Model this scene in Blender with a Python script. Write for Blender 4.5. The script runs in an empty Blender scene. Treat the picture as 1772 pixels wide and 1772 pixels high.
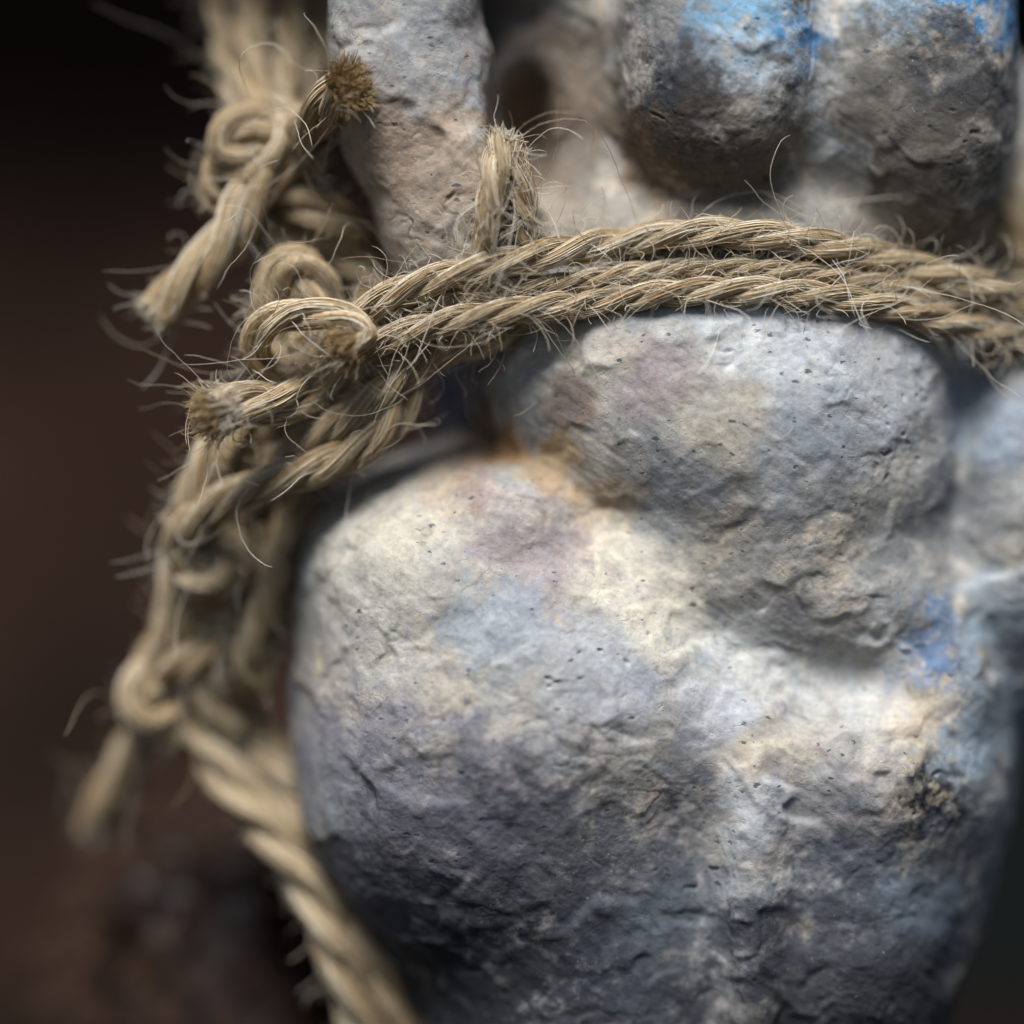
import bpy, math, random
import numpy as np
from mathutils import Vector

# ------------------------------------------------------------------ camera, world, sun, exposure
S = 42e-6            # metres per unit; all builders below think in units of 42 micrometres
DIST = 6000.0        # camera to focus plane, in units
FRAME = 1772.0
SUN_EL, SUN_AZ = 59.0, 192.0      # azimuth of the sun, clockwise seen from above, 180 = behind the camera
scene = bpy.context.scene
COL = scene.collection

cd = bpy.data.cameras.new('camera')
cam = bpy.data.objects.new('camera', cd)
COL.objects.link(cam)
cam.location = (0, -DIST * S, 0)
cam.rotation_euler = (math.radians(90), 0, 0)
cd.sensor_width = 36.0
cd.lens = 36.0 * DIST / FRAME
cd.clip_start, cd.clip_end = 0.01, 50.0
cd.dof.use_dof = True
cd.dof.focus_distance = (DIST + 35) * S
cd.dof.aperture_fstop = 4.4
cd.dof.aperture_blades = 0
scene.camera = cam

world = bpy.data.worlds.new("World")
scene.world = world
world.use_nodes = True
wn = world.node_tree
sky = wn.nodes.new('ShaderNodeTexSky')
sky.sky_type = 'NISHITA'
sky.sun_disc = False
sky.sun_elevation = math.radians(SUN_EL)
sky.sun_rotation = math.radians(SUN_AZ)
wn.links.new(sky.outputs[0], wn.nodes['Background'].inputs[0])
wn.nodes['Background'].inputs[1].default_value = 0.05

sd = bpy.data.lights.new('sun', 'SUN')
sd.energy = 5.0
sd.angle = math.radians(28)
sd.color = (1.0, 0.975, 0.935)
sun = bpy.data.objects.new('sun', sd)
COL.objects.link(sun)
_a, _e = math.radians(SUN_AZ), math.radians(SUN_EL)
to_sun = Vector((math.sin(_a) * math.cos(_e), math.cos(_a) * math.cos(_e), math.sin(_e)))
sun.rotation_euler = to_sun.to_track_quat('Z', 'Y').to_euler()

vs = scene.view_settings
vs.view_transform = 'Standard'
vs.look = 'None'
vs.gamma = 1.0
vs.exposure = 0.40
vs.use_curve_mapping = False
scene.cycles.use_denoising = True
scene.cycles.max_bounces = 6

rng = np.random.default_rng(7)
random.seed(7)

# ------------------------------------------------------------------ helpers
def P(px, py, d):
    """unit coordinates of the point seen at picture position (px,py) lying d behind the focus plane"""
    f = 1.0 + d / DIST
    return np.array([(px - 886.0) * f, d, (886.0 - py) * f], float)

def tag(o, label=None, cat=None, group=None, kind=None):
    if label: o['label'] = label
    if cat: o['category'] = cat
    if group: o['group'] = group
    if kind: o['kind'] = kind
    return o

def empty(name, loc_units):
    o = bpy.data.objects.new(name, None)
    o.location = tuple(np.asarray(loc_units) * S)
    o.empty_display_size = 0.002
    COL.objects.link(o)
    return o

def mesh_obj(name, verts, faces, mat, parent=None, origin=(0, 0, 0), smooth=True, attrs=None, normals=None):
    """faces: (n,3) or (n,4) int array; verts in units"""
    v = ((np.asarray(verts) - np.asarray(origin)) * S).astype(np.float32)
    f = np.asarray(faces, np.int32)
    m = bpy.data.meshes.new(name)
    n, k = f.shape
    m.vertices.add(len(v)); m.vertices.foreach_set('co', v.ravel())
    m.loops.add(n * k); m.loops.foreach_set('vertex_index', f.ravel())
    m.polygons.add(n)
    m.polygons.foreach_set('loop_start', np.arange(0, n * k, k, dtype=np.int32))
    m.polygons.foreach_set('loop_total', np.full(n, k, np.int32))
    m.update(calc_edges=True)
    m.polygons.foreach_set('use_smooth', np.full(n, smooth, bool))
    for an, (typ, arr) in (attrs or {}).items():
        a = m.attributes.new(an, typ, 'POINT')
        key = {'FLOAT': 'value', 'FLOAT_COLOR': 'color', 'FLOAT_VECTOR': 'vector'}[typ]
        a.data.foreach_set(key, np.asarray(arr, np.float32).ravel())
    if normals is not None:
        m.normals_split_custom_set_from_vertices(np.asarray(normals, np.float32).tolist())
    m.materials.append(mat)
    o = bpy.data.objects.new(name, m)
    COL.objects.link(o)
    if parent is None:
        o.location = tuple(np.asarray(origin) * S)
    else:
        o.parent = parent
    return o

def _hash(ix, iy, iz, seed):
    h = (ix.astype(np.uint32) * np.uint32(374761393) + iy.astype(np.uint32) * np.uint32(668265263)
         + iz.astype(np.uint32) * np.uint32(2147483647) + np.uint32(seed * 144269))
    h = (h ^ (h >> np.uint32(13))) * np.uint32(1274126177)
    h = (h ^ (h >> np.uint32(16))) * np.uint32(2246822519)
    return ((h ^ (h >> np.uint32(15))) & np.uint32(0xffffff)).astype(np.float32) / np.float32(0xffffff)

def vnoise(p, scale, seed=0):
    """smooth value noise in -1..1; scale = size of a lump in units (scalar or 3 values)"""
    q = (p / np.asarray(scale, np.float32)).astype(np.float32) + np.float32(1000.37)
    i = np.floor(q).astype(np.int64)
    t = q - i
    t = t * t * t * (t * (t * 6 - 15) + 10)
    r = 0
    for dx in (0, 1):
        wx = t[:, 0] if dx else 1 - t[:, 0]
        for dy in (0, 1):
            wy = t[:, 1] if dy else 1 - t[:, 1]
            for dz in (0, 1):
                wz = t[:, 2] if dz else 1 - t[:, 2]
                r = r + wx * wy * wz * _hash(i[:, 0] + dx, i[:, 1] + dy, i[:, 2] + dz, seed)
    return r * 2 - 1

def fbm(p, scale, seed=0, octs=3, gain=0.5):
    r, a, tot = 0, 1.0, 0
    sc = np.asarray(scale, np.float32)
    for o in range(octs):
        r = r + a * vnoise(p, sc / 2 ** o, seed + o * 17); tot += a; a *= gain
    return r / tot

def sstep(a, b, x):
    t = np.clip((x - a) / (b - a), 0, 1)
    return t * t * (3 - 2 * t)

# ------------------------------------------------------------------ node helper
def new_mat(name):
    m = bpy.data.materials.new(name)
    m.use_nodes = True
    nt = m.node_tree
    return m, nt, nt.nodes['Principled BSDF'], nt.nodes['Material Output']

class NB:
    def __init__(s, nt): s.nt = nt
    def n(s, typ, ins=None, **kw):
        nd = s.nt.nodes.new(typ)
        for k, v in kw.items(): setattr(nd, k, v)
        for k, v in (ins or {}).items():
            if isinstance(v, bpy.types.NodeSocket): s.nt.links.new(v, nd.inputs[k])
            else: nd.inputs[k].default_value = v
        return nd
    def ramp(s, fac, stops, interp='LINEAR'):
        nd = s.nt.nodes.new('ShaderNodeValToRGB')
        cr = nd.color_ramp; cr.interpolation = interp
        while len(cr.elements) < len(stops): cr.elements.new(0.5)
        for e, (pos, c) in zip(cr.elements, stops):
            e.position = pos; e.color = (*c, 1) if len(c) == 3 else c
        s.nt.links.new(fac, nd.inputs[0])
        return nd
    def mix(s, fac, a, b, blend='MIX'):
        nd = s.nt.nodes.new('ShaderNodeMix'); nd.data_type = 'RGBA'; nd.blend_type = blend
        for sock, v in ((nd.inputs[0], fac), (nd.inputs[6], a), (nd.inputs[7], b)):
            if isinstance(v, bpy.types.NodeSocket): s.nt.links.new(v, sock)
            else: sock.default_value = v if not isinstance(v, tuple) or len(v) == 4 else (*v, 1)
        return nd.outputs[2]

# ------------------------------------------------------------------ materials
def clay_material():
    m, nt, b, out = new_mat('weathered_clay')
    N = NB(nt)
    col = N.n('ShaderNodeAttribute', attribute_name='tint').outputs['Color']
    geo = N.n('ShaderNodeNewGeometry')
    co = N.n('ShaderNodeVectorMath', {0: geo.outputs['Position'], 1: (1 / (100 * S),) * 3}, operation='MULTIPLY').outputs[0]
    # mottling
    n1 = N.n('ShaderNodeTexNoise', {'Vector': co, 'Scale': 2.2, 'Detail': 8, 'Roughness': .68, 'Distortion': .6})
    c1 = N.mix(1.0, col, N.ramp(n1.outputs[0], [(.30, (.74, .74, .75)), (.5, (1, 1, 1)), (.68, (1.2, 1.18, 1.14))]).outputs[0], 'MULTIPLY')
    n2 = N.n('ShaderNodeTexNoise', {'Vector': co, 'Scale': 9.0, 'Detail': 6, 'Roughness': .7})
    c2 = N.mix(.8, c1, N.ramp(n2.outputs[0], [(.32, (.74, .75, .78)), (.5, (1, 1, 1)), (.7, (1.15, 1.13, 1.1))]).outputs[0], 'MULTIPLY')
    # dark teal pits, in drifts
    stretch = N.n('ShaderNodeVectorMath', {0: co, 1: (1.0, 1.0, 1.6)}, operation='MULTIPLY').outputs[0]
    wob = N.n('ShaderNodeTexNoise', {'Vector': stretch, 'Scale': 12.0, 'Detail': 2})
    wob = N.n('ShaderNodeVectorMath', {0: wob.outputs['Color'], 1: (.16, .16, .16)}, operation='MULTIPLY')
    wv = N.n('ShaderNodeVectorMath', {0: stretch, 1: wob.outputs[0]}, operation='ADD').outputs[0]
    vo = N.n('ShaderNodeTexVoronoi', {'Vector': wv, 'Scale': 4.6, 'Randomness': 1.0})
    sep = N.n('ShaderNodeSeparateColor', {0: vo.outputs['Color']})
    size = N.n('ShaderNodeMath', {0: sep.outputs[0], 1: 2.6}, operation='POWER')
    dist = N.n('ShaderNodeTexNoise', {'Vector': co, 'Scale': .9, 'Detail': 2})
    drift = N.n('ShaderNodeMapRange', {0: dist.outputs[0], 1: .36, 2: .62, 3: .05, 4: .42})
    lim = N.n('ShaderNodeMath', {0: size.outputs[0], 1: drift.outputs[0]}, operation='MULTIPLY')
    pit = N.n('ShaderNodeMapRange', {0: vo.outputs['Distance'], 1: lim.outputs[0], 2: N.n('ShaderNodeMath', {0: lim.outputs[0], 1: .55}, operation='MULTIPLY').outputs[0], 3: 0., 4: 1.})
    c3 = N.mix(N.n('ShaderNodeMath', {0: pit.outputs[0], 1: .8}, operation='MULTIPLY').outputs[0], c2, (.035, .055, .07))
    # scattered pale mineral grains
    v2 = N.n('ShaderNodeTexVoronoi', {'Vector': co, 'Scale': 11.0, 'Randomness': 1.0})
    s2 = N.n('ShaderNodeSeparateColor', {0: v2.outputs['Color']})
    g2 = N.n('ShaderNodeMath', {0: s2.outputs[1], 1: .93}, operation='GREATER_THAN')
    d2 = N.n('ShaderNodeMapRange', {0: v2.outputs['Distance'], 1: .16, 2: .08, 3: 0., 4: .55})
    f2 = N.n('ShaderNodeMath', {0: g2.outputs[0], 1: d2.outputs[0]}, operation='MULTIPLY')
    c4 = N.mix(f2.outputs[0], c3, (.62, .62, .62))
    nt.links.new(c4, b.inputs['Base Color'])
    b.inputs['Roughness'].default_value = .82
    b.inputs['Specular IOR Level'].default_value = .28
    # relief
    h1 = N.n('ShaderNodeTexNoise', {'Vector': co, 'Scale': 7.0, 'Detail': 10, 'Roughness': .72})
    crk = N.n('ShaderNodeTexVoronoi', {'Vector': N.n('ShaderNodeVectorMath', {0: co, 1: wob.outputs[0]}, operation='ADD').outputs[0], 'Scale': 2.4}, feature='DISTANCE_TO_EDGE')
    crm = N.n('ShaderNodeMapRange', {0: crk.outputs[0], 1: 0., 2: .035, 3: -.5, 4: 0.})
    crg = N.n('ShaderNodeMath', {0: crm.outputs[0], 1: N.n('ShaderNodeMapRange', {0: n1.outputs[0], 1: .5, 2: .62, 3: 0., 4: 1.}).outputs[0]}, operation='MULTIPLY')
    hs = N.n('ShaderNodeMath', {0: h1.outputs[0], 1: crg.outputs[0]}, operation='ADD')
    hp = N.n('ShaderNodeMath', {0: pit.outputs[0], 1: -.55, 2: hs.outputs[0]}, operation='MULTIPLY_ADD')
    bp = N.n('ShaderNodeBump', {'Height': hp.outputs[0], 'Strength': .5, 'Distance': 6 * S})
    nt.links.new(bp.outputs[0], b.inputs['Normal'])
    return m

def jute_material(name, stops, strand=False, trans=.18):
    m, nt, b, out = new_mat(name)
    N = NB(nt)
    if strand:
        u = N.n('ShaderNodeAttribute', attribute_name='along').outputs['Fac']
        v = N.n('ShaderNodeAttribute', attribute_name='around').outputs['Vector']
        cv = N.n('ShaderNodeCombineXYZ', {0: N.n('ShaderNodeMath', {0: u, 1: .011}, operation='MULTIPLY').outputs[0]})
        q = N.n('ShaderNodeVectorMath', {0: cv.outputs[0], 1: N.n('ShaderNodeVectorMath', {0: v, 1: (0, 6., 6.)}, operation='MULTIPLY').outputs[0]}, operation='ADD').outputs[0]
        nz = N.n('ShaderNodeTexNoise', {'Vector': q, 'Scale': 1.0, 'Detail': 6, 'Roughness': .65})
        c = N.ramp(nz.outputs[0], stops).outputs[0]
        bp = N.n('ShaderNodeBump', {'Height': nz.outputs[0], 'Strength': .9, 'Distance': 8 * S})
        nt.links.new(bp.outputs[0], b.inputs['Normal'])
    else:
        g = N.n('ShaderNodeNewGeometry')
        c = N.ramp(g.outputs['Random Per Island'], stops).outputs[0]
    nt.links.new(c, b.inputs['Base Color'])
    b.inputs['Roughness'].default_value = .42
    b.inputs['Specular IOR Level'].default_value = .5
    tr = N.n('ShaderNodeBsdfTranslucent', {'Color': c})
    mx = N.n('ShaderNodeMixShader', {0: trans, 1: b.outputs[0], 2: tr.outputs[0]})
    nt.links.new(mx.outputs[0], out.inputs['Surface'])
    return m

CLAY = clay_material()
STRAND = jute_material('jute_strand', [(.25, (.10, .065, .035)), (.45, (.30, .21, .115)), (.6, (.52, .40, .24)), (.78, (.72, .61, .43))], True, .05)
FIBRE = jute_material('jute_fibre', [(0, (.38, .19, .065)), (.12, (.54, .37, .19)), (.45, (.73, .60, .40)), (.8, (.85, .75, .56)), (1, (.90, .86, .75))])
PALEF = jute_material('jute_stray_fibre', [(0, (.42, .28, .15)), (.15, (.60, .50, .36)), (.6, (.74, .68, .56)), (1, (.82, .79, .72))], False, .3)
GOLD = jute_material('jute_cut_fibre', [(0, (.20, .11, .04)), (.5, (.36, .235, .10)), (1, (.58, .45, .27))])
DARKF = jute_material('dark_fibre', [(0, (.02, .010, .006)), (.6, (.06, .028, .016)), (1, (.17, .085, .05))], False, .05)

# ------------------------------------------------------------------ the clay figure (signed distance field -> mesh)
def E(px, py, d, rx, rz, ry, k, name, p=2.0):
    c = P(px, py, d)
    return ('e', c, np.array([rx, ry, rz], float), k, name, p)

BLOBS = [
    ('cyl', P(1160, 0, 600), np.array([450., 430.]), 60., 'torso'),
    E(1330, 880, 430, 360, 420, 320, 60, 'torso'),
    E(1240, 1480, 440, 400, 480, 335, 60, 'torso'),
    E(1265, 700, 355, 425, 310, 345, 80, 'belly', 2.3),
    E(1330, 900, 385, 305, 265, 310, 140, 'belly'),
    E(1345, 1040, 450, 220, 170, 335, 150, 'belly'),
    E(1010, 650, 350, 205, 185, 275, 90, 'belly'),
    E(890, 1240, 420, 410, 465, 440, 60, 'thigh', 2.4),
    E(1060, 1220, 420, 270, 260, 400, 80, 'thigh'),
    E(1010, 1640, 480, 350, 520, 395, 130, 'thigh'),
    E(745, 985, 420, 240, 215, 390, 90, 'thigh'),
    E(880, 900, 440, 200, 140, 380, 80, 'thigh'),
    E(1460, 1330, 425, 300, 225, 390, 80, 'thigh.001', 2.2),
    E(1600, 1170, 450, 160, 150, 345, 100, 'thigh.001'),
    E(1260, 1270, 440, 260, 250, 385, 90, 'torso'),
    E(1440, 1560, 440, 245, 440, 370, 90, 'thigh.001'),
    E(1285, 1500, 330, 85, 420, 290, 90, 'thigh.001'),
    E(1585, 1380, 520, 150, 330, 330, 90, 'thigh.001'),
    E(1530, 1180, 800, 270, 520, 330, 50, 'torso'),
    E(1410, 190, 430, 320, 300, 345, 70, 'torso'),
    E(1260, 440, 450, 430, 160, 365, 70, 'torso'),
    E(1235, 80, 250, 178, 285, 260, 50, 'upper_lobe', 2.8),
    E(1240, -190, 300, 185, 260, 250, 60, 'upper_lobe'),
    E(1592, 120, 300, 172, 350, 255, 60, 'upper_lobe.001', 2.5),
    E(1590, -190, 330, 180, 260, 250, 60, 'upper_lobe.001'),
    E(700, 20, 170, 135, 320, 165, 45, 'side_lobe', 2.8),
    E(765, 270, 185, 125, 230, 160, 50, 'side_lobe', 2.5),
    E(815, 380, 195, 130, 190, 155, 50, 'side_lobe', 2.6),
    E(1725, 880, 425, 150, 420, 270, 30, 'torso'), E(1510, 1040, 462, 220, 150, 350, 120, 'torso'), E(1170, 980, 482, 220, 160, 355, 120, 'torso'),
    E(930, -150, 290, 160, 110, 210, 50, 'torso'),  # unseen overhang added above the frame to shade the hollow
]
BLOBS += [E(480, -285, 300, 230, 130, 225, 60, 'torso'), E(1720, 330, 560, 170, 260, 230, 50, 'torso')]  # first one: unseen shoulder added above the frame to shade the upright cords
CAVITY = E(905, 215, 150, 55, 120, 240, 40, 'torso', 2.2)
NAMES = ['torso', 'belly', 'thigh', 'thigh.001', 'upper_lobe', 'upper_lobe.001', 'side_lobe']

def blob(b, p):
    if b[0] == 'cyl':
        c, r = b[1], b[2]
        q = np.sqrt(((p[:, 0] - c[0]) / r[0]) ** 2 + ((p[:, 1] - c[1]) / r[1]) ** 2)
        side = (q - 1) * r.min()
        cap = np.abs(p[:, 2] + 150) - 1230
        return np.maximum(side, cap)
    c, r, e = b[1].astype(np.float32), b[2].astype(np.float32), b[5]
    d = p - c
    q = np.abs(d / r)
    qq = q * q if e == 2.0 else q ** np.float32(e)
    k0 = qq[:, 0] + qq[:, 1] + qq[:, 2]
    k0 = np.sqrt(k0) if e == 2.0 else k0 ** np.float32(1 / e)
    k0 = np.maximum(k0, np.float32(1e-4))
    return np.sqrt(d[:, 0] ** 2 + d[:, 1] ** 2 + d[:, 2] ** 2) * (1 - 1 / k0)

def sdf(p):
    p = np.asarray(p, np.float32)
    r = None
    for b in BLOBS:
        v = blob(b, p)
        if r is None: r = v; continue
        k = b[3]
        h = np.clip(.5 + .5 * (r - v) / k, 0, 1)
        r = r * (1 - h) + v * h - k * h * (1 - h)
    v = 12 - blob(CAVITY, p)                      # dark hollow between the slab and the lobes
    h = np.clip(.5 - .5 * (r - v) / 50, 0, 1)
    r = r * (1 - h) + v * h + 50 * h * (1 - h)
    return np.maximum(r, -(p[:, 2] + 1370))      # flat foot on the table

def owner(p):
    best = np.full(len(p), 1e9); who = np.zeros(len(p), int)
    for b in BLOBS:
        v = blob(b, p); m = v < best
        best[m] = v[m]; who[m] = NAMES.index(b[4])
    return who

def grad(p, e=1.5):
    K = np.array([[1, -1, -1], [-1, -1, 1], [-1, 1, -1], [1, 1, 1]], float)
    g = np.zeros_like(p)
    for k in K:
        g += k * sdf(p + k * e)[:, None]
    return g / (4 * e)

def surface_nets(lo, hi, h):
    xs = [np.arange(lo[a], hi[a] + h, h) for a in range(3)]
    n = [len(x) for x in xs]
    vol = np.empty(n, np.float32)
    for i, x in enumerate(xs[0]):
        yy, zz = np.meshgrid(xs[1], xs[2], indexing='ij')
        pts = np.stack([np.full(yy.size, x), yy.ravel(), zz.ravel()], 1)
        vol[i] = sdf(pts).reshape(n[1], n[2])
    s = vol < 0
    cnt = np.zeros([k - 1 for k in n], np.int8)
    for a in (0, 1):
        for b in (0, 1):
            for c in (0, 1):
                cnt += s[a:n[0] - 1 + a, b:n[1] - 1 + b, c:n[2] - 1 + c]
    act = (cnt > 0) & (cnt < 8)
    idx = np.full(act.shape, -1, np.int64)
    cells = np.argwhere(act)
    idx[act] = np.arange(len(cells))
    verts = np.asarray(lo) + (cells + .5) * h
    faces = []
    for ax in range(3):
        o1, o2 = [(1, 2), (2, 0), (0, 1)][ax]
        sl0 = [slice(1, k - 1) for k in n]; sl1 = list(sl0)
        sl0[ax] = slice(0, n[ax] - 1); sl1[ax] = slice(1, n[ax])
        a, b = s[tuple(sl0)], s[tuple(sl1)]
        for flip, mask in ((False, a & ~b), (True, ~a & b)):
            e = np.argwhere(mask)
            base = e.copy()
            for k in range(3):
                if k != ax: base[:, k] += 1
            def cell(d1, d2):
                q = base.copy(); q[:, o1] -= d1; q[:, o2] -= d2
                return idx[q[:, 0], q[:, 1], q[:, 2]]
            f = np.stack([cell(1, 1), cell(0, 1), cell(0, 0), cell(1, 0)], 1)
            if flip: f = f[:, ::-1]
            faces.append(f)
    f = np.concatenate(faces)
    f = f[(f >= 0).all(1)]
    return verts, f

def project(v, it=2):
    for _ in range(it):
        g = grad(v); d = sdf(v)
        v = v - g * (d / np.maximum((g * g).sum(1), .05))[:, None]
    return v

def subdivide(v, f):
    e = np.stack([f, np.roll(f, -1, 1)], 2).reshape(-1, 2)
    es = np.sort(e, 1)
    key = es[:, 0] * (len(v) + 1) + es[:, 1]
    u, first, inv = np.unique(key, return_index=True, return_inverse=True)
    mid = v[es[first]].mean(1)
    em = (len(v) + inv).reshape(-1, 4)
    fc = len(v) + len(u) + np.arange(len(f))
    cen = v[f].mean(1)
    nv = np.concatenate([v, mid, cen])
    nf = np.stack([np.stack([f[:, i], em[:, i], fc, em[:, i - 1]], 1) for i in range(4)], 1).reshape(-1, 4)
    return nv, nf

# patches: (px, py, radius, colour, strength); real stains, painted shade and painted lit ridges
CREAM, BEIGE, OCHRE = (.54, .51, .43), (.42, .38, .31), (.42, .28, .14)
RUST, MAUVE, BROWN = (.36, .19, .08), (.27, .23, .24), (.17, .11, .065)
SLATE, INK, BLUEG = (.12, .135, .155), (.030, .036, .050), (.24, .29, .35)
BLUE, SKYB, PALE = (.055, .23, .50), (.20, .40, .60), (.52, .57, .62)
STAINS_AND_SHADE = [
    (1180, 60, 120, SLATE, .7), (1300, 40, 100, SKYB, .9), (1390, 80, 62, BLUE, .85), (1270, 110, 60, PALE, .5), (1350, 150, 60, PALE, .4),
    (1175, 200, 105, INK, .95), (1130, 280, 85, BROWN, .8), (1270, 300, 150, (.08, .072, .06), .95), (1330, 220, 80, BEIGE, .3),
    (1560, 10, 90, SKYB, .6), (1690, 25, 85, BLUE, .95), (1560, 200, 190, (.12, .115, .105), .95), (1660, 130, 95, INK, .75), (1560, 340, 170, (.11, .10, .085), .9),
    (1440, 280, 60, PALE, .6), (930, 190, 110, BROWN, .95), (890, 50, 100, (.20, .16, .125), .85), (1000, 130, 100, (.15, .125, .10), .9), (975, 250, 80, (.17, .13, .10), .85), (980, 350, 100, (.26, .225, .19), .85), (1060, 380, 70, (.24, .225, .20), .8), (1410, 350, 90, (.22, .215, .205), .85), (1250, 380, 110, (.13, .12, .105), .8),  # the browns and greys also paint shade into recess and web
    (740, 60, 140, (.26, .265, .28), .7), (760, 300, 150, (.36, .275, .20), .75), (660, 250, 90, (.26, .19, .14), .6),
    (1330, 590, 120, PALE, .6), (1500, 650, 130, (.42, .45, .49), .7), (1130, 660, 80, MAUVE, .8), (1010, 620, 80, BEIGE, .6), (980, 700, 50, (.22, .15, .13), .7),
    (1240, 740, 100, BEIGE, .5), (1150, 840, 110, SLATE, .55), (1420, 790, 110, BLUEG, .5), (1330, 930, 70, SLATE, .7), (1500, 900, 110, (.17, .175, .17), .75), (1640, 880, 70, SLATE, .7),
    (1390, 1070, 60, (.13, .12, .14), .7), (1560, 1000, 80, SLATE, .5), (1240, 980, 90, (.26, .25, .22), .5), (1650, 700, 30, (.08, .12, .17), .8), (1740, 770, 50, (.13, .18, .27), .7),
    (860, 770, 60, RUST, .85), (950, 800, 60, OCHRE, .7), (780, 830, 60, OCHRE, .45), (1040, 890, 70, OCHRE, .55), (830, 740, 40, BROWN, .8), (740, 690, 90, (.15, .15, .22), .95), (590, 690, 60, (.2, .2, .28), .9),
    (1060, 970, 80, CREAM, .8), (1160, 1070, 90, CREAM, .9), (1280, 1160, 100, (.50, .51, .50), .6), (620, 960, 130, (.50, .47, .39), .6), (700, 880, 90, BEIGE, .4), (720, 1090, 120, (.40, .385, .35), .6), (620, 1130, 100, (.36, .35, .33), .6),
    (920, 950, 95, MAUVE, .75), (830, 850, 40, (.24, .17, .16), .6), (980, 1000, 60, MAUVE, .5), (860, 1085, 100, BLUEG, .7), (1020, 1120, 90, (.33, .36, .40), .7), (1080, 1230, 80, (.30, .32, .38), .6), (930, 1230, 90, (.31, .305, .30), .5),
    (1215, 1235, 80, (.33, .36, .43), .6), (1480, 1150, 110, (.44, .47, .50), .5), (1630, 1110, 70, (.085, .175, .34), .85), (1575, 1165, 50, (.14, .22, .36), .6), (1690, 1140, 40, INK, .6),
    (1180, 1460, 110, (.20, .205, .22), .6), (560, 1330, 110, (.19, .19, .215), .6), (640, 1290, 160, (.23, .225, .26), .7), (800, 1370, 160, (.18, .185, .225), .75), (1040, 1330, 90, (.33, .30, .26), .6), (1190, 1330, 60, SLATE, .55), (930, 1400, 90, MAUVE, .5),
    (900, 1500, 160, (.075, .08, .105), .8), (690, 1600, 160, (.045, .048, .066), .9), (930, 1640, 290, (.020, .026, .046), .97), (1130, 1560, 110, (.09, .10, .125), .7), (720, 1480, 190, (.12, .12, .145), .75), (1010, 1480, 130, (.12, .125, .145), .7), (1090, 1710, 170, (.04, .047, .062), .9), (800, 1720, 170, (.028, .030, .036), .95), (1180, 1600, 90, (.10, .12, .14), .7),  # dark patches paint shade onto the lower thigh's underside
    (1612, 1405, 66, (.010, .016, .025), 1.0), (1645, 1360, 48, (.010, .016, .025), .9), (1720, 720, 90, (.25, .30, .37), .7), (1710, 900, 80, (.16, .17, .18), .7), (1735, 1060, 80, (.27, .33, .39), .8), (1735, 1220, 90, (.27, .33, .39), .8), (1720, 1400, 80, (.17, .20, .23), .8), (1450, 1420, 130, (.22, .22, .24), .7), (1300, 1400, 65, (.40, .43, .46), .7), (1290, 1560, 60, (.30, .33, .37), .7), (1310, 1680, 80, (.18, .20, .23), .7),  # the pale ones down the thigh ridge paint it as lit
    (1520, 1600, 190, (.075, .092, .125), .85), (1420, 1730, 210, (.050, .056, .068), .9), (1600, 1720, 160, (.035, .04, .05), .9), (1690, 1290, 60, (.26, .34, .42), .8), (1600, 1560, 80, (.12, .15, .19), .7),  # the dark ones paint shade into the lower right
]

def facets(p, size, seed, tilt, soft):
    """height of randomly tilted flat planes that meet in narrow worn steps (soft = width of a step)"""
    q = p / size
    i0 = np.floor(q).astype(np.int64)
    wsum = np.zeros(len(p)); hsum = np.zeros(len(p))
    dmin = np.full(len(p), 9.0)
    cells = []
    for dx in (-1, 0, 1):
        for dy in (-1, 0, 1):
            for dz in (-1, 0, 1):
                i = i0 + np.array([dx, dy, dz])
                j = [_hash(i[:, 0], i[:, 1], i[:, 2], seed * 31 + k) for k in range(3)]
                d = np.stack([i[:, a] + j[a] - q[:, a] for a in range(3)], 1).astype(np.float32)
                L = np.sqrt((d * d).sum(1))
                dmin = np.minimum(dmin, L)
                cells.append((i, d, L))
    for i, d, L in cells:
        m = np.nonzero(L - dmin < soft / size * 3)[0]
        ii = i[m]
        w = np.exp(-(L[m] - dmin[m]) / (soft / size * .5))
        t = np.stack([_hash(ii[:, 0], ii[:, 1], ii[:, 2], seed * 57 + k) * 2 - 1 for k in range(3)], 1)
        off = _hash(ii[:, 0], ii[:, 1], ii[:, 2], seed * 57 + 9) - .5
        h = -(d[m] * t).sum(1) * 1.6 + off * .5
        wsum[m] += w; hsum[m] += w * h
    return hsum / wsum * size * tilt

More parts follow.
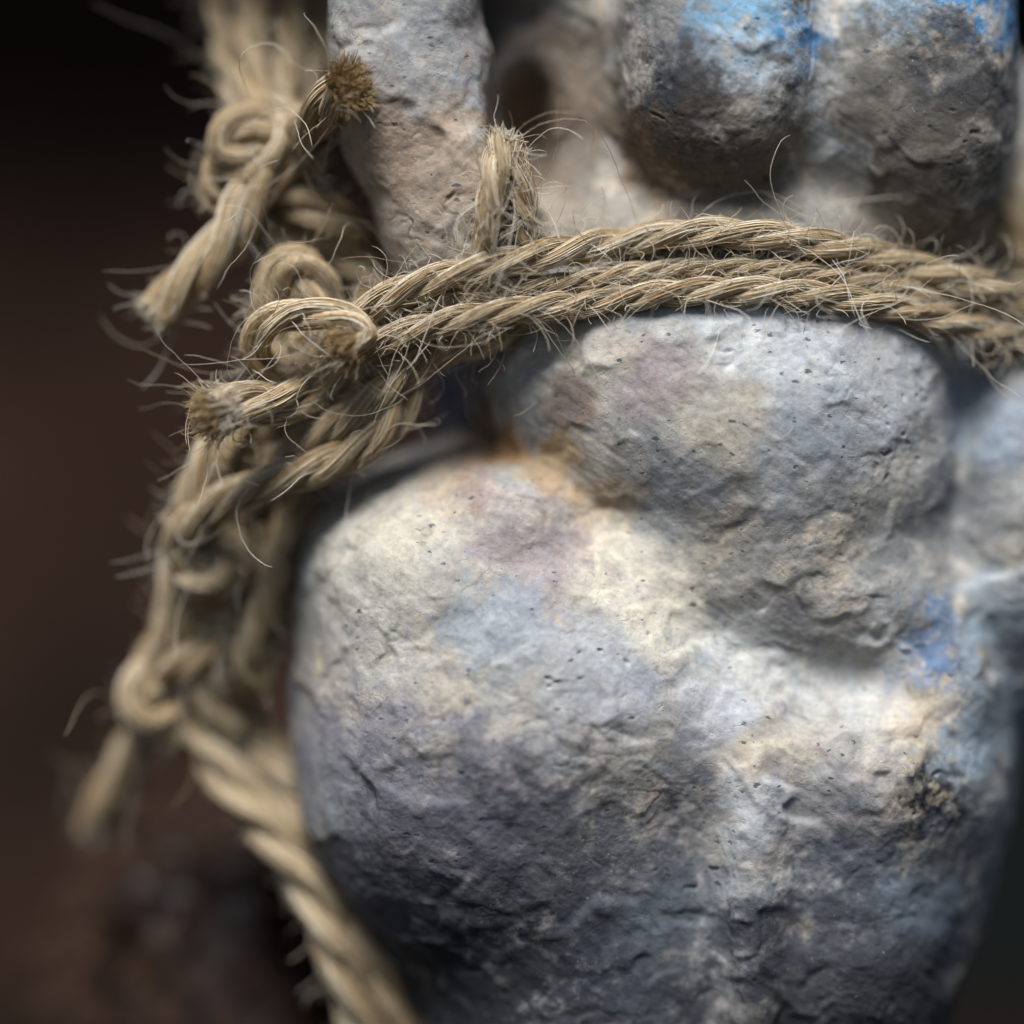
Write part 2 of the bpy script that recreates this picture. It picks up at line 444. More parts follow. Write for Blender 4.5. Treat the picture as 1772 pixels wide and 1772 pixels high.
def build_figure():
    lo, hi = (-760, -60, -1375), (1090, 1130, 1470)
    v, f = surface_nets(lo, hi, 11.0)
    v = project(v, 3)
    fc = v[f].mean(1)
    n = grad(fc)
    view = fc - np.array([0, -DIST, 0])
    facing = (n * view).sum(1) / np.linalg.norm(view, axis=1) / np.linalg.norm(n, axis=1)
    near = (facing < .25) & (fc[:, 2] > -1010) & (fc[:, 2] < 1010) & (fc[:, 1] < 900)
    out = []
    for sel, lv in ((near, 2), (~near, 0)):
        fs = f[sel]; u, inv = np.unique(fs, return_inverse=True)
        vv, ff = v[u], inv.reshape(-1, 4)
        for _ in range(lv): vv, ff = subdivide(vv, ff)
        if lv: vv = project(vv, 2)
        out.append((vv, ff))
    nv = len(out[0][0])
    V = np.concatenate([out[0][0], out[1][0]])
    F = np.concatenate([out[0][1], out[1][1] + nv])
    print('figure verts', len(V), 'faces', len(F))
    nrm = grad(V); nrm /= np.maximum(np.linalg.norm(nrm, axis=1), 1e-6)[:, None]
    # relief: slumps, flattened tool planes with broken edges, grit, pits
    wv = np.stack([fbm(V, 60, 91, 2), fbm(V, 60, 92, 2), fbm(V, 60, 93, 2)], 1)
    q = V + 30 * wv
    big = fbm(V, 260, 1, 2) * 9
    mid = fbm(q, (90, 90, 55), 5, 3) * 3.5
    fl = facets(V + 34 * wv, 140, 3, .036, 14.) + facets(V + 22 * wv + 300, 58, 4, .05, 7.) * (.35 + .65 * sstep(-.1, .5, vnoise(V, 180, 46)))
    chip = facets(V + 14 * wv, 27, 5, .040, 4.) * sstep(-.05, .55, fbm(V, 120, 47, 2))
    grit = fbm(V, 9, 31, 2, .6) * .9 + fbm(q, (34, 34, 20), 35, 3, .6) * 1.0
    pitn = vnoise(q, (20, 20, 12), 71)
    pits = -4.5 * sstep(.72, .9, pitn) * sstep(-.1, .5, vnoise(V, 200, 73))
    hol = V - P(1625, 1395, 40)
    hollow = -16 * np.exp(-((hol[:, 0] / 42) ** 2 + (hol[:, 2] / 66) ** 2) - (hol[:, 1] / 220) ** 2)
    calm = .3 + .7 * sstep(-.25, .3, fbm(V, 230, 181, 2))
    ca, sa = math.cos(.6), math.sin(.6)
    rot = np.stack([V[:, 0] * ca - V[:, 2] * sa, V[:, 1], V[:, 0] * sa + V[:, 2] * ca], 1)
    strokes = fbm(rot, (110, 110, 13), 191, 3, .6) * 1.1 * (1.25 - calm)
    crk = .32 * sstep(.016, .003, np.abs(fbm(V, (260, 260, 170), 201, 5, .5))) * sstep(.08, .3, fbm(V, 90, 207, 3))
    dsp = big + mid + fl + (chip + grit + pits) * calm + strokes - 3.5 * crk + hollow
    # pigment, then stains together with painted shade
    col = np.tile(np.array([.37, .355, .33]), (len(V), 1))
    tone = fbm(q, 150, 51, 3)
    col = col + tone[:, None] * np.array([.07, .06, .045])
    warm = fbm(q, 210, 61, 2)
    col = col * (1 + .22 * warm[:, None] * np.array([1, .1, -1.1]))
    for (c, sc, sd_, lo_, hi_, st) in (((.40, .33, .22), 95, 101, .05, .45, .55), ((.235, .265, .295), 80, 111, .08, .42, .7), ((.29, .24, .23), 70, 121, .12, .45, .6),
                                       ((.56, .53, .46), 60, 131, .15, .5, .55), ((.13, .135, .14), 55, 141, .2, .55, .65), ((.46, .44, .39), 26, 151, .15, .5, .45), ((.16, .165, .17), 22, 161, .2, .55, .5)):
        a = .7 * st * sstep(lo_, hi_, fbm(q, (sc, sc, sc * .8), sd_, 4, .6))
        col = col * (1 - a[:, None]) + np.array(c) * a[:, None]
    front = V[:, 1] < 760
    persp = 1 + V[:, 1] / DIST
    sx = V[:, 0] / persp + 886; sy = 886 - V[:, 2] / persp
    wx = fbm(V, 80, 81, 4, .6); wy = fbm(V, 80, 85, 4, .6); wr = fbm(V, 48, 88, 5, .72)
    chipd = sstep(-.22, .12, fbm(V, 26, 171, 4, .7))
    for (px, py, r, c, st) in STAINS_AND_SHADE:
        # the stain or painted shade is anchored on the clay where it lies, as a ball round its own point of the surface
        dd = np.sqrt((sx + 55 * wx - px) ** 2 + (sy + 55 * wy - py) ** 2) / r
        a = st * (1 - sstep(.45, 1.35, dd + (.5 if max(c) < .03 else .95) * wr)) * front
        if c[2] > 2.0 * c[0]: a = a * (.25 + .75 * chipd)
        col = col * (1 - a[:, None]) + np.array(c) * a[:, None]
    col = col * (1 - .75 * crk[:, None]) + np.array([.03, .045, .055]) * .75 * crk[:, None]
    V2 = V + nrm * dsp[:, None]
    # vertex normals of the displaced surface (shared by the parts so their seams do not show)
    d1 = V2[F[:, 2]] - V2[F[:, 0]]; d2 = V2[F[:, 3]] - V2[F[:, 1]]
    fn = np.cross(d1, d2)
    vn = np.zeros_like(V2)
    for i in range(4):
        for a in range(3):
            vn[:, a] += np.bincount(F[:, i], fn[:, a], len(V2))
    vn /= np.maximum(np.linalg.norm(vn, axis=1), 1e-9)[:, None]
    root = empty('clay_figure', P(1185, 0, 600) * np.array([1, 1, 0]) + np.array([0, 0, -1370]))
    org = np.array(root.location) / S
    tag(root, 'lumpy weathered grey clay figure with blue stains, bound in twine around its middle', 'clay figure')
    who = owner(V[F].mean(1))
    labels = {'belly': 'round grey bulge right under the twine', 'side_lobe': 'narrow slab beside the knotted twine',
              'upper_lobe': 'dark blunt lobe with a blue top above the twine', 'upper_lobe.001': 'second blunt lobe, greyer',
              'thigh': 'big pale lower lobe with a dark underside', 'thigh.001': 'bluish lower lobe with a dark hollow'}
    for i, nm in enumerate(NAMES):
        fs = F[who == i]
        if not len(fs): continue
        u, inv = np.unique(fs, return_inverse=True)
        c4 = np.concatenate([np.clip(col[u], .004, .9), np.ones((len(u), 1))], 1)
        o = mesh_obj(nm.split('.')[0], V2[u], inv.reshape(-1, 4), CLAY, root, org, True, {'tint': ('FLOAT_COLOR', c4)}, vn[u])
        if nm in labels: o['label'] = labels[nm]
    return root

def snap(px, py, gap):
    """depth at which a ball of radius gap, seen at (px,py), touches the clay"""
    o = np.array([0, -DIST, 0.]); t = P(px, py, 0) - o; t /= np.linalg.norm(t)
    s = DIST - 400
    for _ in range(80):
        q = (o + t * s)[None]
        d = sdf(q)[0] - gap
        if d < .5: break
        s += d * .8
        if s > DIST + 900: break
    return (o + t * s)[1]

# ------------------------------------------------------------------ twine
def catmull(pts, step=5.0):
    p = np.asarray(pts, float)
    p = np.concatenate([[2 * p[0] - p[1]], p, [2 * p[-1] - p[-2]]])
    out = []
    for i in range(1, len(p) - 2):
        a, b, c, d = p[i - 1:i + 3]
        n = max(4, int(np.linalg.norm(c - b) / 3))
        t = np.linspace(0, 1, n, endpoint=False)[:, None]
        out.append(.5 * (2 * b + (c - a) * t + (2 * a - 5 * b + 4 * c - d) * t ** 2 + (3 * b - a - 3 * c + d) * t ** 3))
    q = np.concatenate(out + [p[-2][None]])
    L = np.concatenate([[0], np.cumsum(np.linalg.norm(np.diff(q, axis=0), axis=1))])
    s = np.linspace(0, L[-1], max(8, int(L[-1] / step)))
    return np.stack([np.interp(s, L, q[:, a]) for a in range(3)], 1), s

def frames(c):
    T = np.gradient(c, axis=0); T /= np.linalg.norm(T, axis=1)[:, None] + 1e-9
    U = np.empty_like(c)
    ref = np.array([0, -1., 0]) if abs(T[0, 1]) < .9 else np.array([0, 0, 1.])
    u = ref - T[0] * ref.dot(T[0]); U[0] = u / np.linalg.norm(u)
    for i in range(1, len(c)):
        u = U[i - 1] - T[i] * U[i - 1].dot(T[i]); U[i] = u / np.linalg.norm(u)
    return T, U, np.cross(T, U)

def tube(c, r, sides, phase=0.):
    """open tube; r scalar or per point"""
    T, U, W = frames(c)
    r = np.broadcast_to(np.asarray(r, float), (len(c),))
    a = np.linspace(0, 2 * np.pi, sides, endpoint=False) + phase
    ring = (np.cos(a)[None, :, None] * U[:, None] + np.sin(a)[None, :, None] * W[:, None])
    return c[:, None] + ring * r[:, None, None], ring

def tube_faces(n, sides, cap=True):
    i = np.arange(n - 1)[:, None] * sides; j = np.arange(sides)[None]; k = (j + 1) % sides
    return np.stack([i + j, i + k, i + sides + k, i + sides + j], 2).reshape(-1, 4)

class Fibres:
    """collects hair-thin three-sided tubes, all with the same number of points"""
    def __init__(s, npts=14): s.n = npts; s.c = []; s.r = []
    def add(s, C, r):            # C (m,n,3), r (m,)
        if len(C): s.c.append(np.asarray(C)); s.r.append(np.asarray(r))
    def build(s, name, mat, parent, org):
        if not s.c: return None
        C = np.concatenate(s.c); R = np.concatenate(s.r)
        m, n = C.shape[:2]
        T = np.gradient(C, axis=1); T /= np.linalg.norm(T, axis=2, keepdims=True) + 1e-9
        ref = np.tile(np.array([.31, -.84, .44]), (m, n, 1))
        U = np.cross(T, ref); U /= np.linalg.norm(U, axis=2, keepdims=True) + 1e-9
        W = np.cross(T, U)
        tap = np.clip(np.minimum(np.linspace(0, 1, n), np.linspace(1, 0, n)) * 6 + .45, 0, 1)
        rr = (R[:, None] * tap[None])[..., None]
        rings = [C + rr * (math.cos(a) * U + math.sin(a) * W) for a in (0, 2.0944, 4.18879)]
        V = np.stack(rings, 2).reshape(-1, 3)
        f = tube_faces(n, 3)
        F = (f[None] + (np.arange(m) * n * 3)[:, None, None]).reshape(-1, 4)
        o = mesh_obj(name, V, F, mat, parent, org)
        o['kind'] = 'stuff'
        return o

def curl(start, direc, length, n, bend, kink=.0):
    """m free fibres: start (m,3), direc (m,3), length (m,)"""
    m = len(start)
    P_ = np.empty((m, n, 3)); P_[:, 0] = start
    d = direc / (np.linalg.norm(direc, axis=1, keepdims=True) + 1e-9)
    ax = rng.normal(size=(m, 3)); ax /= np.linalg.norm(ax, axis=1, keepdims=True)
    w = rng.normal(size=(m, 1)) * bend / n
    dw = rng.normal(size=(m, 1)) * bend / n / n * 1.5
    for i in range(1, n):
        d = d + np.cross(ax, d) * w
        if kink: d = d + rng.normal(size=(m, 3)) * kink
        w = w + dw
        d /= np.linalg.norm(d, axis=1, keepdims=True)
        P_[:, i] = P_[:, i - 1] + d * (length / (n - 1))[:, None]
    return P_

TWINE_GROUP = 'jute twine tied around the clay figure'

def cord(name, label, cat, pts, R, pitch=None, strands=3, dens=1.0, fuzz=1.0, ends=(0, 0), loose=0.0, hero=False, taper=(0, 0)):
    """one length of twine. pts: (px,py,depth). ends: fray at start / end; 1 = soft, 2 = golden brush"""
    ctrl = [P(*p) for p in pts]
    c, s = catmull(ctrl, 5.0)
    L = s[-1]
    c = c + np.stack([vnoise(np.stack([s, s * 0 + k * 500 + hash_name(label), s * 0], 1), 90, 3 + k) for k in range(3)], 1) * R * .10
    T, U, W = frames(c)
    pitch = pitch or R * (11.5 if hero else 9.5)
    org = c[len(c) // 2]
    root = empty(name, org)
    tag(root, label, cat, TWINE_GROUP)
    ph0 = rng.uniform(0, 6.28)
    surf = Fibres(14); stray = Fibres(16); gold = Fibres(10)
    rs0 = R * (.51 if strands == 3 else .62); ro = R * (.58 if strands == 3 else .46)
    ts = np.ones_like(s)
    if taper[0]: ts *= .35 + .65 * sstep(0, taper[0], s)
    if taper[1]: ts *= .35 + .65 * sstep(0, taper[1], L - s)
    paths = []
    for k in range(strands):
        ph = ph0 + 2 * np.pi * k / strands - 2 * np.pi * s / pitch
        mod = 1 + .13 * vnoise(np.stack([s, s * 0 + 77 * k + hash_name(label), s * 0], 1), 70, 5)
        off = (np.cos(ph)[:, None] * U + np.sin(ph)[:, None] * W) * (ro * ts)[:, None]
        sc = c + off
        sr = rs0 * mod * ts
        V, ring = tube(sc, sr, 12)
        nse = vnoise(V.reshape(-1, 3), (9, 9, 9), 15).reshape(V.shape[:2])
        V = V + ring * (nse * R * .05)[..., None]
        n = len(sc)
        a = np.linspace(0, 2 * np.pi, 12, endpoint=False)
        along = np.repeat(s[:, None], 12, 1) + k * 900 + hash_name(label)
        ar = np.zeros((n, 12, 3)); ar[..., 1] = np.cos(a); ar[..., 2] = np.sin(a)
        verts = V.reshape(-1, 3); F = tube_faces(n, 12)
        # rounded caps: pull the end rings in
        capv = np.stack([sc[0] - T[0] * sr[0] * .4, sc[-1] + T[-1] * sr[-1] * .4])
        verts = np.concatenate([verts, capv])
        j = np.arange(12); jn = (j + 1) % 12
        c0 = np.stack([np.full(12, n * 12), jn, j, j], 1); c1 = np.stack([np.full(12, n * 12 + 1), (n - 1) * 12 + j, (n - 1) * 12 + jn, (n - 1) * 12 + jn], 1)
        me = mesh_obj('strand', verts, F, STRAND, root, org, True,
                      {'along': ('FLOAT', np.concatenate([along.ravel(), [along[0, 0], along[-1, 0]]])),
                       'around': ('FLOAT_VECTOR', np.concatenate([ar.reshape(-1, 3), np.zeros((2, 3))]))})
        paths.append((sc, sr))
        # fibres lying in the strand
        nf = int(dens * L / 200 * (2 * np.pi * rs0 / 2.4) * 1.15)
        ln = rng.uniform(90, 320, nf).clip(20, L * .9)
        s0 = rng.uniform(-.05, 1, nf) * L
        t = s0[:, None] + ln[:, None] * np.linspace(0, 1, 14)[None]
        t = t.clip(0, L)
        ST, SU, SW = frames(sc)
        def at(A, t):
            return np.stack([np.interp(t, s, A[:, q]) for q in range(A.shape[1])], -1)
        pc = at(sc, t); pu = at(SU, t); pw = at(SW, t)
        ang = rng.uniform(0, 6.283, nf)[:, None] + (t - s0[:, None]) / R * rng.normal(.02, .045, nf)[:, None] + rng.normal(0, .10, (nf, 14)).cumsum(1) * .22
        lift = 1.0 + rng.uniform(-.05, .06, nf)[:, None] + np.abs(rng.normal(0, .05, nf))[:, None] * np.sin(np.linspace(0, 6.28, 14))[None] ** 2 * 1.2
        if loose: lift = lift + loose * np.abs(rng.normal(0, 1, nf))[:, None] * np.linspace(0, 1, 14)[None]
        rr = np.interp(t, s, sr)
        C = pc + (np.cos(ang)[..., None] * pu + np.sin(ang)[..., None] * pw) * (rr * lift)[..., None]
        surf.add(C, rng.uniform(.6, 1.25, nf))
    # stray fuzz
    ns = int(fuzz * L / 100 * (26 if hero else 18))
    if ns:
        t = rng.uniform(0, 1, ns) * L
        i = np.clip((t / L * (len(c) - 1)).astype(int), 0, len(c) - 1)
        a = rng.uniform(0, 6.283, ns)
        rad = np.cos(a)[:, None] * U[i] + np.sin(a)[:, None] * W[i]
        st = c[i] + rad * R * rng.uniform(.75, 1.0, ns)[:, None]
        sg = rng.choice([-1, 1], ns)[:, None]
        dr = T[i] * sg * rng.uniform(.35, 1.0, ns)[:, None] + rad * rng.uniform(.05, .75, ns)[:, None] ** 1.3 + rng.normal(0, .18, (ns, 3))
        ln = np.exp(rng.normal(4.2, .68, ns)).clip(16, 320)
        stray.add(curl(st, dr, ln, 16, 2.4, .10), rng.uniform(.35, .75, ns))
    for e, kind in enumerate(ends):
        if not kind: continue
        sgn = -1 if e == 0 else 1
        ei = 0 if e == 0 else len(c) - 1
        tip, tv = c[ei], T[ei] * sgn
        ne = {1: 260, 2: 700, 3: 1100}[kind]
        a = rng.uniform(0, 6.283, ne); q = np.sqrt(rng.uniform(0, 1, ne))
        rad = np.cos(a)[:, None] * U[ei] + np.sin(a)[:, None] * W[ei]
        st = tip + rad * (q * R * {1: .95, 2: .95, 3: 1.02}[kind])[:, None] - tv * rng.uniform(8, 26, ne)[:, None]
        spread = {1: .08, 2: .3, 3: .0}[kind]
        dr = tv + rad * (q * spread)[:, None] + rng.normal(0, .08, (ne, 3))
        back = ((tip - st) * tv).sum(1)
        ln = back + {1: 14, 2: 26, 3: 26}[kind] * rng.normal(1, .24 if kind > 1 else .3, ne).clip(.3, 1.7)
        cl = rng.integers(0, 8, ne); cdir = rng.normal(0, {1: .06, 2: .2, 3: .13}[kind], (8, 3)); clen = rng.uniform(.82, 1.15, 8)
        dr = dr * 1.0 + cdir[cl]; ln = ln * clen[cl]
        tgt = gold if kind >= 2 else stray
        rw = rng.uniform(.5, 1.0, ne)
        if kind == 3:      # pale outer fibres wrap a golden core
            o_ = q > .88
            stray.add(curl(st[o_] - tv * 25, dr[o_], ln[o_] * 1.35, 16, 1.6, .05), rw[o_])
            st, dr, ln, rw = st[~o_], dr[~o_], ln[~o_], rw[~o_]
        tgt.add(curl(st, dr, ln, tgt.n, .7, .04), rw)
        # a few long wild ones
        nw = {1: 3, 2: 9, 3: 20}[kind]
        a = rng.uniform(0, 6.283, nw)
        rad = np.cos(a)[:, None] * U[ei] + np.sin(a)[:, None] * W[ei]
        st = tip + rad * R * .8 - tv * 25
        dr = tv * rng.uniform(.1, 1, nw)[:, None] + rad * rng.uniform(.3, 1.0, nw)[:, None]
        stray.add(curl(st, dr, rng.uniform(60, 90 if kind == 1 else 200, nw), 16, 2.8, .12), rng.uniform(.35, .7, nw))
    surf.build('surface_fibres', FIBRE, root, org)
    stray.build('stray_fibres', PALEF, root, org)
    gold.build('frayed_tip', GOLD, root, org)
    return root

def hash_name(t):
    h = 0
    for ch in t: h = (h * 31 + ord(ch)) % 9973
    return float(h)

def on(px, py, gap, extra=0.0):
    return (px, py, snap(px, py, gap) + extra)

# ------------------------------------------------------------------ setting
def setting():
    m, nt, b, out = new_mat('dark_brown_wall')
    N = NB(nt)
    geo = N.n('ShaderNodeNewGeometry')
    n1 = N.n('ShaderNodeTexNoise', {'Vector': geo.outputs['Position'], 'Scale': 22.0, 'Detail': 4, 'Roughness': .55})
    nt.links.new(N.ramp(n1.outputs[0], [(.3, (.008, .0055, .0045)), (.5, (.030, .0175, .013)), (.68, (.065, .036, .026))]).outputs[0], b.inputs['Base Color'])
    sx = N.n('ShaderNodeSeparateXYZ', {0: geo.outputs['Position']})
    edge = N.n('ShaderNodeMapRange', {0: sx.outputs[0], 1: 300 * S, 2: 420 * S, 3: 0., 4: 1.})
    nt.links.new(N.mix(edge.outputs[0], b.inputs['Base Color'].links[0].from_socket, (.007, .009, .009)), b.inputs['Base Color'])
    b.inputs['Roughness'].default_value = .95
    b.inputs['Specular IOR Level'].default_value = .05
    z0, z1, x0, x1, y = -1390, 9000, -9000, 9000, 3600
    mesh_obj('wall', [(x0, y, z0), (x1, y, z0), (x1, y, z1), (x0, y, z1), (x0, y + 400, z0), (x1, y + 400, z0), (x1, y + 400, z1), (x0, y + 400, z1)],
             [(0, 1, 2, 3), (5, 4, 7, 6), (4, 0, 3, 7), (1, 5, 6, 2), (3, 2, 6, 7), (4, 5, 1, 0)], m, smooth=False)['kind'] = 'structure'
    # slab added out of view above the wall, to shade its upper part
    y0, y1, za, zb = 2450, 3596, 2350, 2700
    mesh_obj('added_shade_slab', [(x, yy, zz) for zz in (za, zb) for x, yy in ((x0, y0), (x1, y0), (x1, y1), (x0, y1))],
             [(0, 3, 2, 1), (4, 5, 6, 7), (0, 1, 5, 4), (1, 2, 6, 5), (2, 3, 7, 6), (3, 0, 4, 7)], m, smooth=False)['kind'] = 'structure'
    m2, nt, b, out = new_mat('dark_table')
    N = NB(nt)
    geo = N.n('ShaderNodeNewGeometry')
    n1 = N.n('ShaderNodeTexNoise', {'Vector': geo.outputs['Position'], 'Scale': 60.0, 'Detail': 5, 'Roughness': .6})
    nt.links.new(N.ramp(n1.outputs[0], [(.3, (.004, .003, .002)), (.7, (.010, .006, .004))]).outputs[0], b.inputs['Base Color'])
    b.inputs['Roughness'].default_value = .9
    b.inputs['Specular IOR Level'].default_value = .05
    z = -1374
    mesh_obj('ground', [(-9000, -9000, z), (9000, -9000, z), (9000, 3600, z), (-9000, 3600, z)], [(0, 1, 2, 3)], m2, smooth=False)['kind'] = 'structure'

# ------------------------------------------------------------------ build
setting()
build_figure()

def twines():
    T = 'twine'
    # the band round the figure
    cord('twine_wrap', 'topmost jute cord of the band crossing the clay figure, fuzzy along its upper edge', 'twine',
         [(1900, 590, 330), (1772, 527, 215), (1680, 490, 150), on(1560, 455, 26), on(1430, 425, 25), on(1300, 405, 25), on(1200, 402, 25), on(1080, 418, 25), (930, 442, 40), (800, 472, 35), (690, 508, 50), (600, 560, 90), (560, 620, 140)],
         26, hero=True, fuzz=2.3)
    cord('twine_wrap', 'thin middle cord of the band, squeezed between the upper and the lower cord', 'twine',
         [(1900, 610, 370), (1740, 560, 240), (1620, 515, 150), on(1500, 487, 20), on(1380, 470, 18), on(1250, 463, 18), on(1120, 470, 18), (980, 488, 55), (850, 505, 55), (720, 535, 70), (640, 570, 110)],
         17, hero=True, fuzz=1.8)
    cord('twine_wrap', 'lowest cord of the band, tightly twisted and lying on the round belly', 'twine',
         [(1900, 625, 330), (1772, 592, 215), (1660, 562, 130), on(1540, 533, 24, 4), on(1420, 512, 22), on(1290, 503, 22), on(1160, 506, 22), on(1040, 520, 22), (900, 536, 20), (780, 556, 30), (690, 580, 50), (600, 610, 100), (540, 620, 150)],
         23, hero=True, fuzz=2.0)
    cord('jute_twine', 'blurred cord passing below the band from the belly to the left knot', 'twine',
         [(960, 560, 190), (860, 582, 130), (760, 605, 110), (650, 632, 120), (560, 640, 140), (500, 600, 160)], 28, fuzz=1.0, dens=.7)
    # the diagonal pair
    cord('jute_twine', 'lower of two cords slanting down left from the band, with pale highlights', 'twine',
         [(722, 660, 130), (672, 738, 112), (600, 787, 112), (520, 818, 125), (430, 850, 150), (350, 892, 190), (312, 940, 240), (330, 985, 270)], 31, fuzz=.9, dens=.7)
    cord('jute_twine', 'upper of two cords slanting down left, right against the band', 'twine',
         [(820, 580, 110), (735, 625, 100), (668, 680, 105), (600, 728, 118), (530, 768, 150), (470, 800, 200)], 28, fuzz=.9, dens=.7)
    # chain of knots running down on the left
    cord('twine_knot', 'pale knot of twine under the frayed cut end, out of focus', 'twine knot',
         [(480, 720, 250), (420, 745, 225), (370, 785, 215), (345, 840, 225), (340, 900, 260), (390, 930, 320), (440, 890, 340)], 38, fuzz=.7, dens=.5)
    cord('twine_knot', 'small rounded knot halfway down the hanging twine chain', 'twine knot',
         [(420, 880, 330), (350, 935, 290), (330, 980, 270), (365, 1010, 250), (400, 985, 255), (385, 940, 280), (340, 960, 300), (330, 1030, 320), (390, 1060, 330)], 37, fuzz=.6, dens=.5)
    cord('jute_twine', 'slack cord running down from the middle knot to the bright lower knot', 'twine',
         [(380, 1010, 320), (330, 1050, 330), (288, 1100, 345), (262, 1160, 370), (258, 1215, 385), (300, 1245, 390)], 36, fuzz=.6, dens=.5)
    cord('jute_twine', 'shadowed cord behind the hanging chain of knots', 'twine',
         [(430, 820, 400), (410, 900, 420), (395, 1000, 420), (370, 1100, 430), (330, 1190, 450), (340, 1290, 470)], 44, fuzz=.5, dens=.4)
    cord('twine_knot', 'bright lowest knot at the left end of the twine chain, strongly blurred', 'twine knot',
         [(330, 1160, 430), (270, 1170, 370), (235, 1205, 360), (255, 1250, 365), (300, 1250, 380), (320, 1210, 410), (280, 1190, 420), (250, 1260, 430)], 41, fuzz=.5, dens=.5)
    cord('twine_end', 'thin loose twine end trailing off below the lowest knot', 'twine',
         [(270, 1230, 430), (235, 1290, 460), (205, 1345, 490), (180, 1395, 520), (165, 1430, 545)], 33, fuzz=1.0, dens=.5, ends=(0, 1))
    cord('twine_loop', 'narrow loop of twine hanging close to the pale lower lobe', 'twine',
         [(560, 850, 320), (510, 880, 280), (488, 940, 265), (465, 1020, 270), (440, 1100, 285), (425, 1150, 300), (440, 1180, 330), (465, 1130, 350), (490, 1030, 360), (520, 920, 370)], 25, fuzz=.6, dens=.5)
    # lower pair
    cord('jute_twine', 'thick striped cord slanting down along the lower left side, left of a pair', 'twine',
         [(330, 1215, 440), (365, 1290, 380), (420, 1375, 350), (490, 1460, 325), (550, 1560, 310), (590, 1660, 310), (625, 1770, 320), (650, 1880, 340)], 41, fuzz=.7, dens=.6)
    cord('jute_twine', 'cord slanting down beside the thick striped one, nearer the clay', 'twine',
         [(400, 1230, 470), (450, 1290, 420), (520, 1380, 370), (580, 1480, 345), (625, 1580, 330), (665, 1690, 330), (700, 1800, 340), (720, 1900, 360)], 38, fuzz=.7, dens=.6)
    for lab, pts, r_ in (
        ('thick shaded cord joining the middle knot to the lowest knot, closest to the clay', [(450, 900, 320), (440, 1010, 330), (395, 1100, 335), (365, 1180, 350), (395, 1260, 390)], 41),
        ('cord along the outer edge of the chain between the diagonal cords and the slack cord', [(318, 890, 300), (312, 980, 310), (300, 1070, 340), (292, 1150, 380)], 33),
        ('shaded cord behind the open ring, running down to the rounded hump', [(430, 290, 290), (462, 380, 290), (475, 470, 260), (500, 570, 230)], 38),
        ('shaded cord beside the clay slab, behind the rounded hump', [(570, 400, 300), (552, 490, 270), (530, 590, 240), (505, 680, 240)], 37),
        ('shaded cord falling from the central knot behind the frayed tip', [(530, 640, 230), (490, 730, 250), (440, 815, 275), (410, 900, 310)], 40),
        ('short cord crossing the chain just above the lowest knot', [(430, 1060, 330), (380, 1120, 320), (320, 1150, 330), (265, 1175, 370)], 31)):
        cord('jute_twine', lab, 'twine', pts, r_, fuzz=.8, dens=.5)
    # upper verticals
    for lab, pts, R in (
        ('blurred upright cord at the top, leftmost of the bundle', [(372, -90, 400), (384, 20, 380), (396, 110, 350), (420, 200, 300)], 27),
        ('blurred upright cord at the top, second of the bundle from the dark background', [(436, -90, 360), (434, 20, 330), (432, 110, 290), (440, 210, 240)], 30),
        ('blurred upright cord at the top, running straight down beside the brown shadow', [(500, -90, 380), (503, 20, 350), (500, 100, 320), (480, 200, 270)], 28),
        ('blurred upright cord at the top, tucked against the clay slab', [(566, -90, 420), (560, 20, 400), (546, 110, 370), (510, 200, 320)], 27)):
        cord('jute_twine', lab, 'twine', pts, R, fuzz=1.2, dens=.4)
    cord('twine_knot', 'fuzzy pale knot under the upright cords', 'twine knot',
         [(520, 300, 250), (490, 250, 210), (440, 215, 190), (400, 225, 190), (392, 265, 200), (430, 285, 190), (480, 260, 180), (500, 215, 210), (450, 190, 260)], 36, fuzz=1.2, dens=.5)
    cord('twine_loop', 'open ring of twine left of the upper knot', 'twine',
         [(430, 260, 240), (385, 270, 215), (362, 310, 210), (372, 345, 215), (410, 360, 225), (450, 340, 240)], 22, fuzz=.8, dens=.5)
    cord('twine_end', 'long straight twine end pointing down left with a blunt cut tip', 'twine',
         [(520, 250, 230), (478, 285, 195), (440, 335, 185), (395, 405, 185), (335, 480, 190), (268, 545, 200)], 39, fuzz=.7, dens=.7, ends=(0, 1))
    cord('twine_end', 'short twine end aimed at the viewer with a golden brush of cut fibres', 'twine',
         [(470, 290, 260), (510, 250, 190), (545, 205, 120), (572, 175, 60), (600, 150, 5)], 33, fuzz=.9, dens=.9, ends=(0, 2), hero=True)
    cord('jute_twine', 'twisted cord lying across the gap between the knots, upper one', 'twine',
         [(455, 330, 260), (500, 345, 230), (550, 365, 220), (600, 395, 240), (640, 440, 300)], 35, fuzz=.9, dens=.6)
    cord('jute_twine', 'shadowed cord below the upper cross cord', 'twine',
         [(460, 400, 290), (520, 410, 270), (580, 430, 260), (630, 480, 250), (660, 530, 200)], 33, fuzz=.9, dens=.5)
    cord('twine_loop', 'rounded hump of twine standing above the curled end', 'twine',
         [(455, 600, 200), (470, 520, 160), (490, 465, 140), (530, 460, 140), (555, 500, 150), (560, 560, 170)], 35, fuzz=1.1, dens=.7)
    cord('twine_end', 'curled twine end bending right with a small brush of cut fibres', 'twine',
         [(470, 660, 150), (440, 610, 100), (455, 568, 70), (505, 545, 45), (560, 545, 25), (605, 558, 15), (628, 582, 8), (600, 596, 0)], 27, fuzz=1.1, dens=1.0, ends=(0, 2), hero=True)
    cord('twine_end', 'cut twine end sticking out left over the dark background, tip wildly frayed', 'twine',
         [(560, 680, 170), (510, 690, 110), (460, 698, 60), (414, 702, 26), (366, 713, 2)], 38, fuzz=1.2, dens=1.1, ends=(0, 3), hero=True)
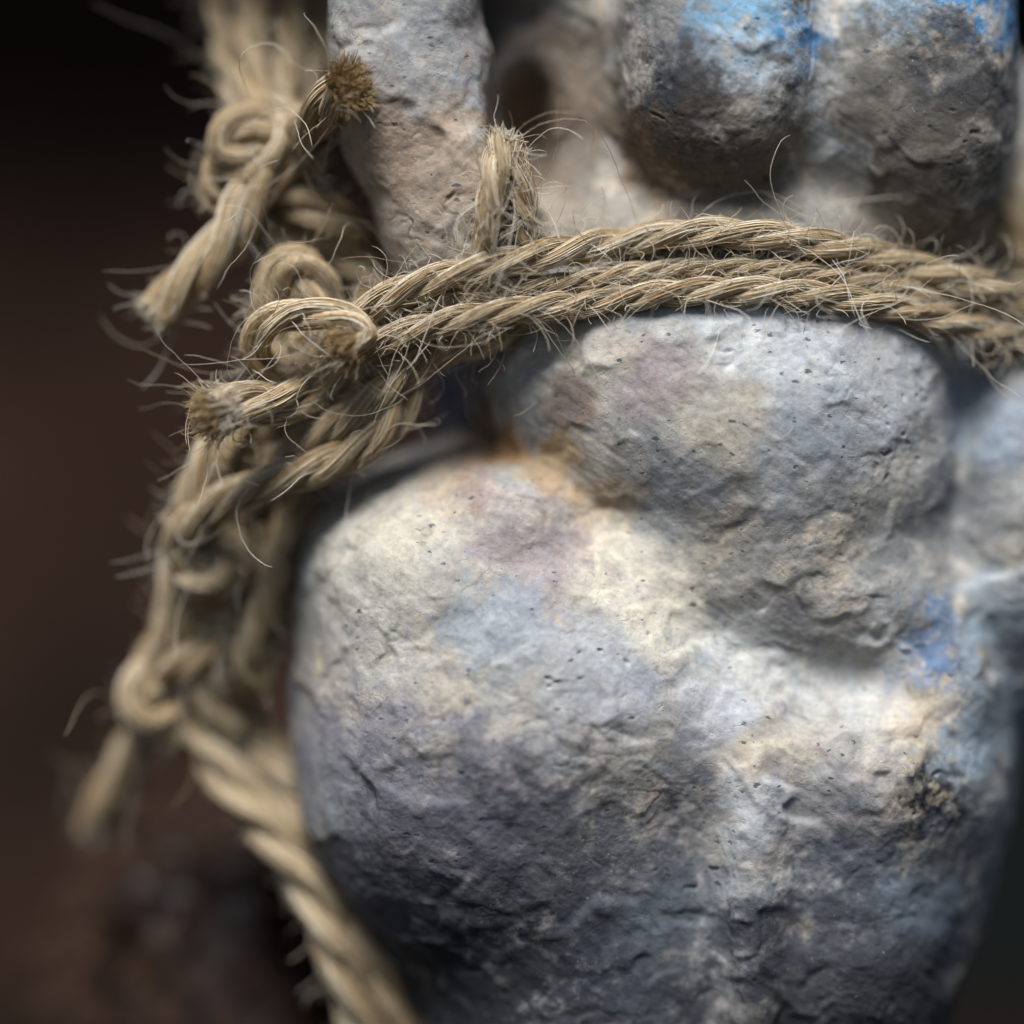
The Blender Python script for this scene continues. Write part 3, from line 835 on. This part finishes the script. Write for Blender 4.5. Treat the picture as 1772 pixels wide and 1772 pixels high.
    cord('twine_knot', 'central knot where the band gathers, seen above the frayed ends', 'twine knot',
         [(480, 560, 190), (470, 620, 170), (510, 660, 150), (570, 650, 130), (610, 610, 130), (580, 575, 150), (520, 590, 170), (490, 650, 210), (500, 720, 250)], 34, fuzz=1.0, dens=.6)
    # unravelled tufts rising behind the band
    cord('twine_tuft', 'loose unravelled tuft of pale fibres standing up behind the band', 'twine tuft',
         [(838, 450, 40), (846, 380, 10), (858, 310, 5), (872, 240, 30)], 22, fuzz=4.0, dens=1.5, loose=.8, ends=(0, 1))
    cord('twine_tuft', 'second unravelled tuft, right behind the first and shorter', 'twine tuft',
         [(915, 445, 60), (906, 380, 35), (892, 320, 35), (884, 270, 55)], 20, fuzz=4.0, dens=1.3, loose=.9, ends=(0, 1))
    cord('twine_tuft', 'blurred tuft of twine at the right edge above the band', 'twine tuft',
         [(1790, 540, 330), (1775, 450, 330), (1750, 370, 340), (1735, 320, 360)], 28, fuzz=2.0, dens=.6, loose=.2)
twines()

def dark_clump():
    root = empty('fibre_clump', P(420, 1900, 900))
    tag(root, 'dark brown fuzzy clump in the shade behind the lowest twine', 'fibre clump')
    org = np.array(root.location) / S
    a = rng.normal(size=(2600, 3)); a /= np.linalg.norm(a, axis=1, keepdims=True)
    cs = [(P(410, 1790, 760), (250, 200, 370)), (P(300, 1650, 800), (150, 160, 230))]
    F = Fibres(12)
    for i, (c0, r) in enumerate(cs):
        u = np.linspace(0, 2 * np.pi, 48, endpoint=False); t = np.linspace(.02, np.pi - .02, 32)
        uu, tt = np.meshgrid(u, t)
        D = np.stack([np.cos(uu) * np.sin(tt), np.sin(uu) * np.sin(tt), np.cos(tt)], -1)
        V = c0 + D * np.array(r)
        V = V + D * (fbm(V.reshape(-1, 3), 90, 33, 3).reshape(uu.shape) * 45)[..., None]
        mesh_obj('matted_core', V.reshape(-1, 3), tube_faces(32, 48), DARKF, root, org)
        m = 1300
        d = a[i * 1300:(i + 1) * 1300]
        F.add(curl(c0 + d * np.array(r) * .97, d * .6 + rng.normal(0, .6, (m, 3)), rng.uniform(60, 200, m), 12, 3.0, .08), rng.uniform(1.0, 2.0, m))
    F.build('fuzz', DARKF, root, org)
dark_clump()
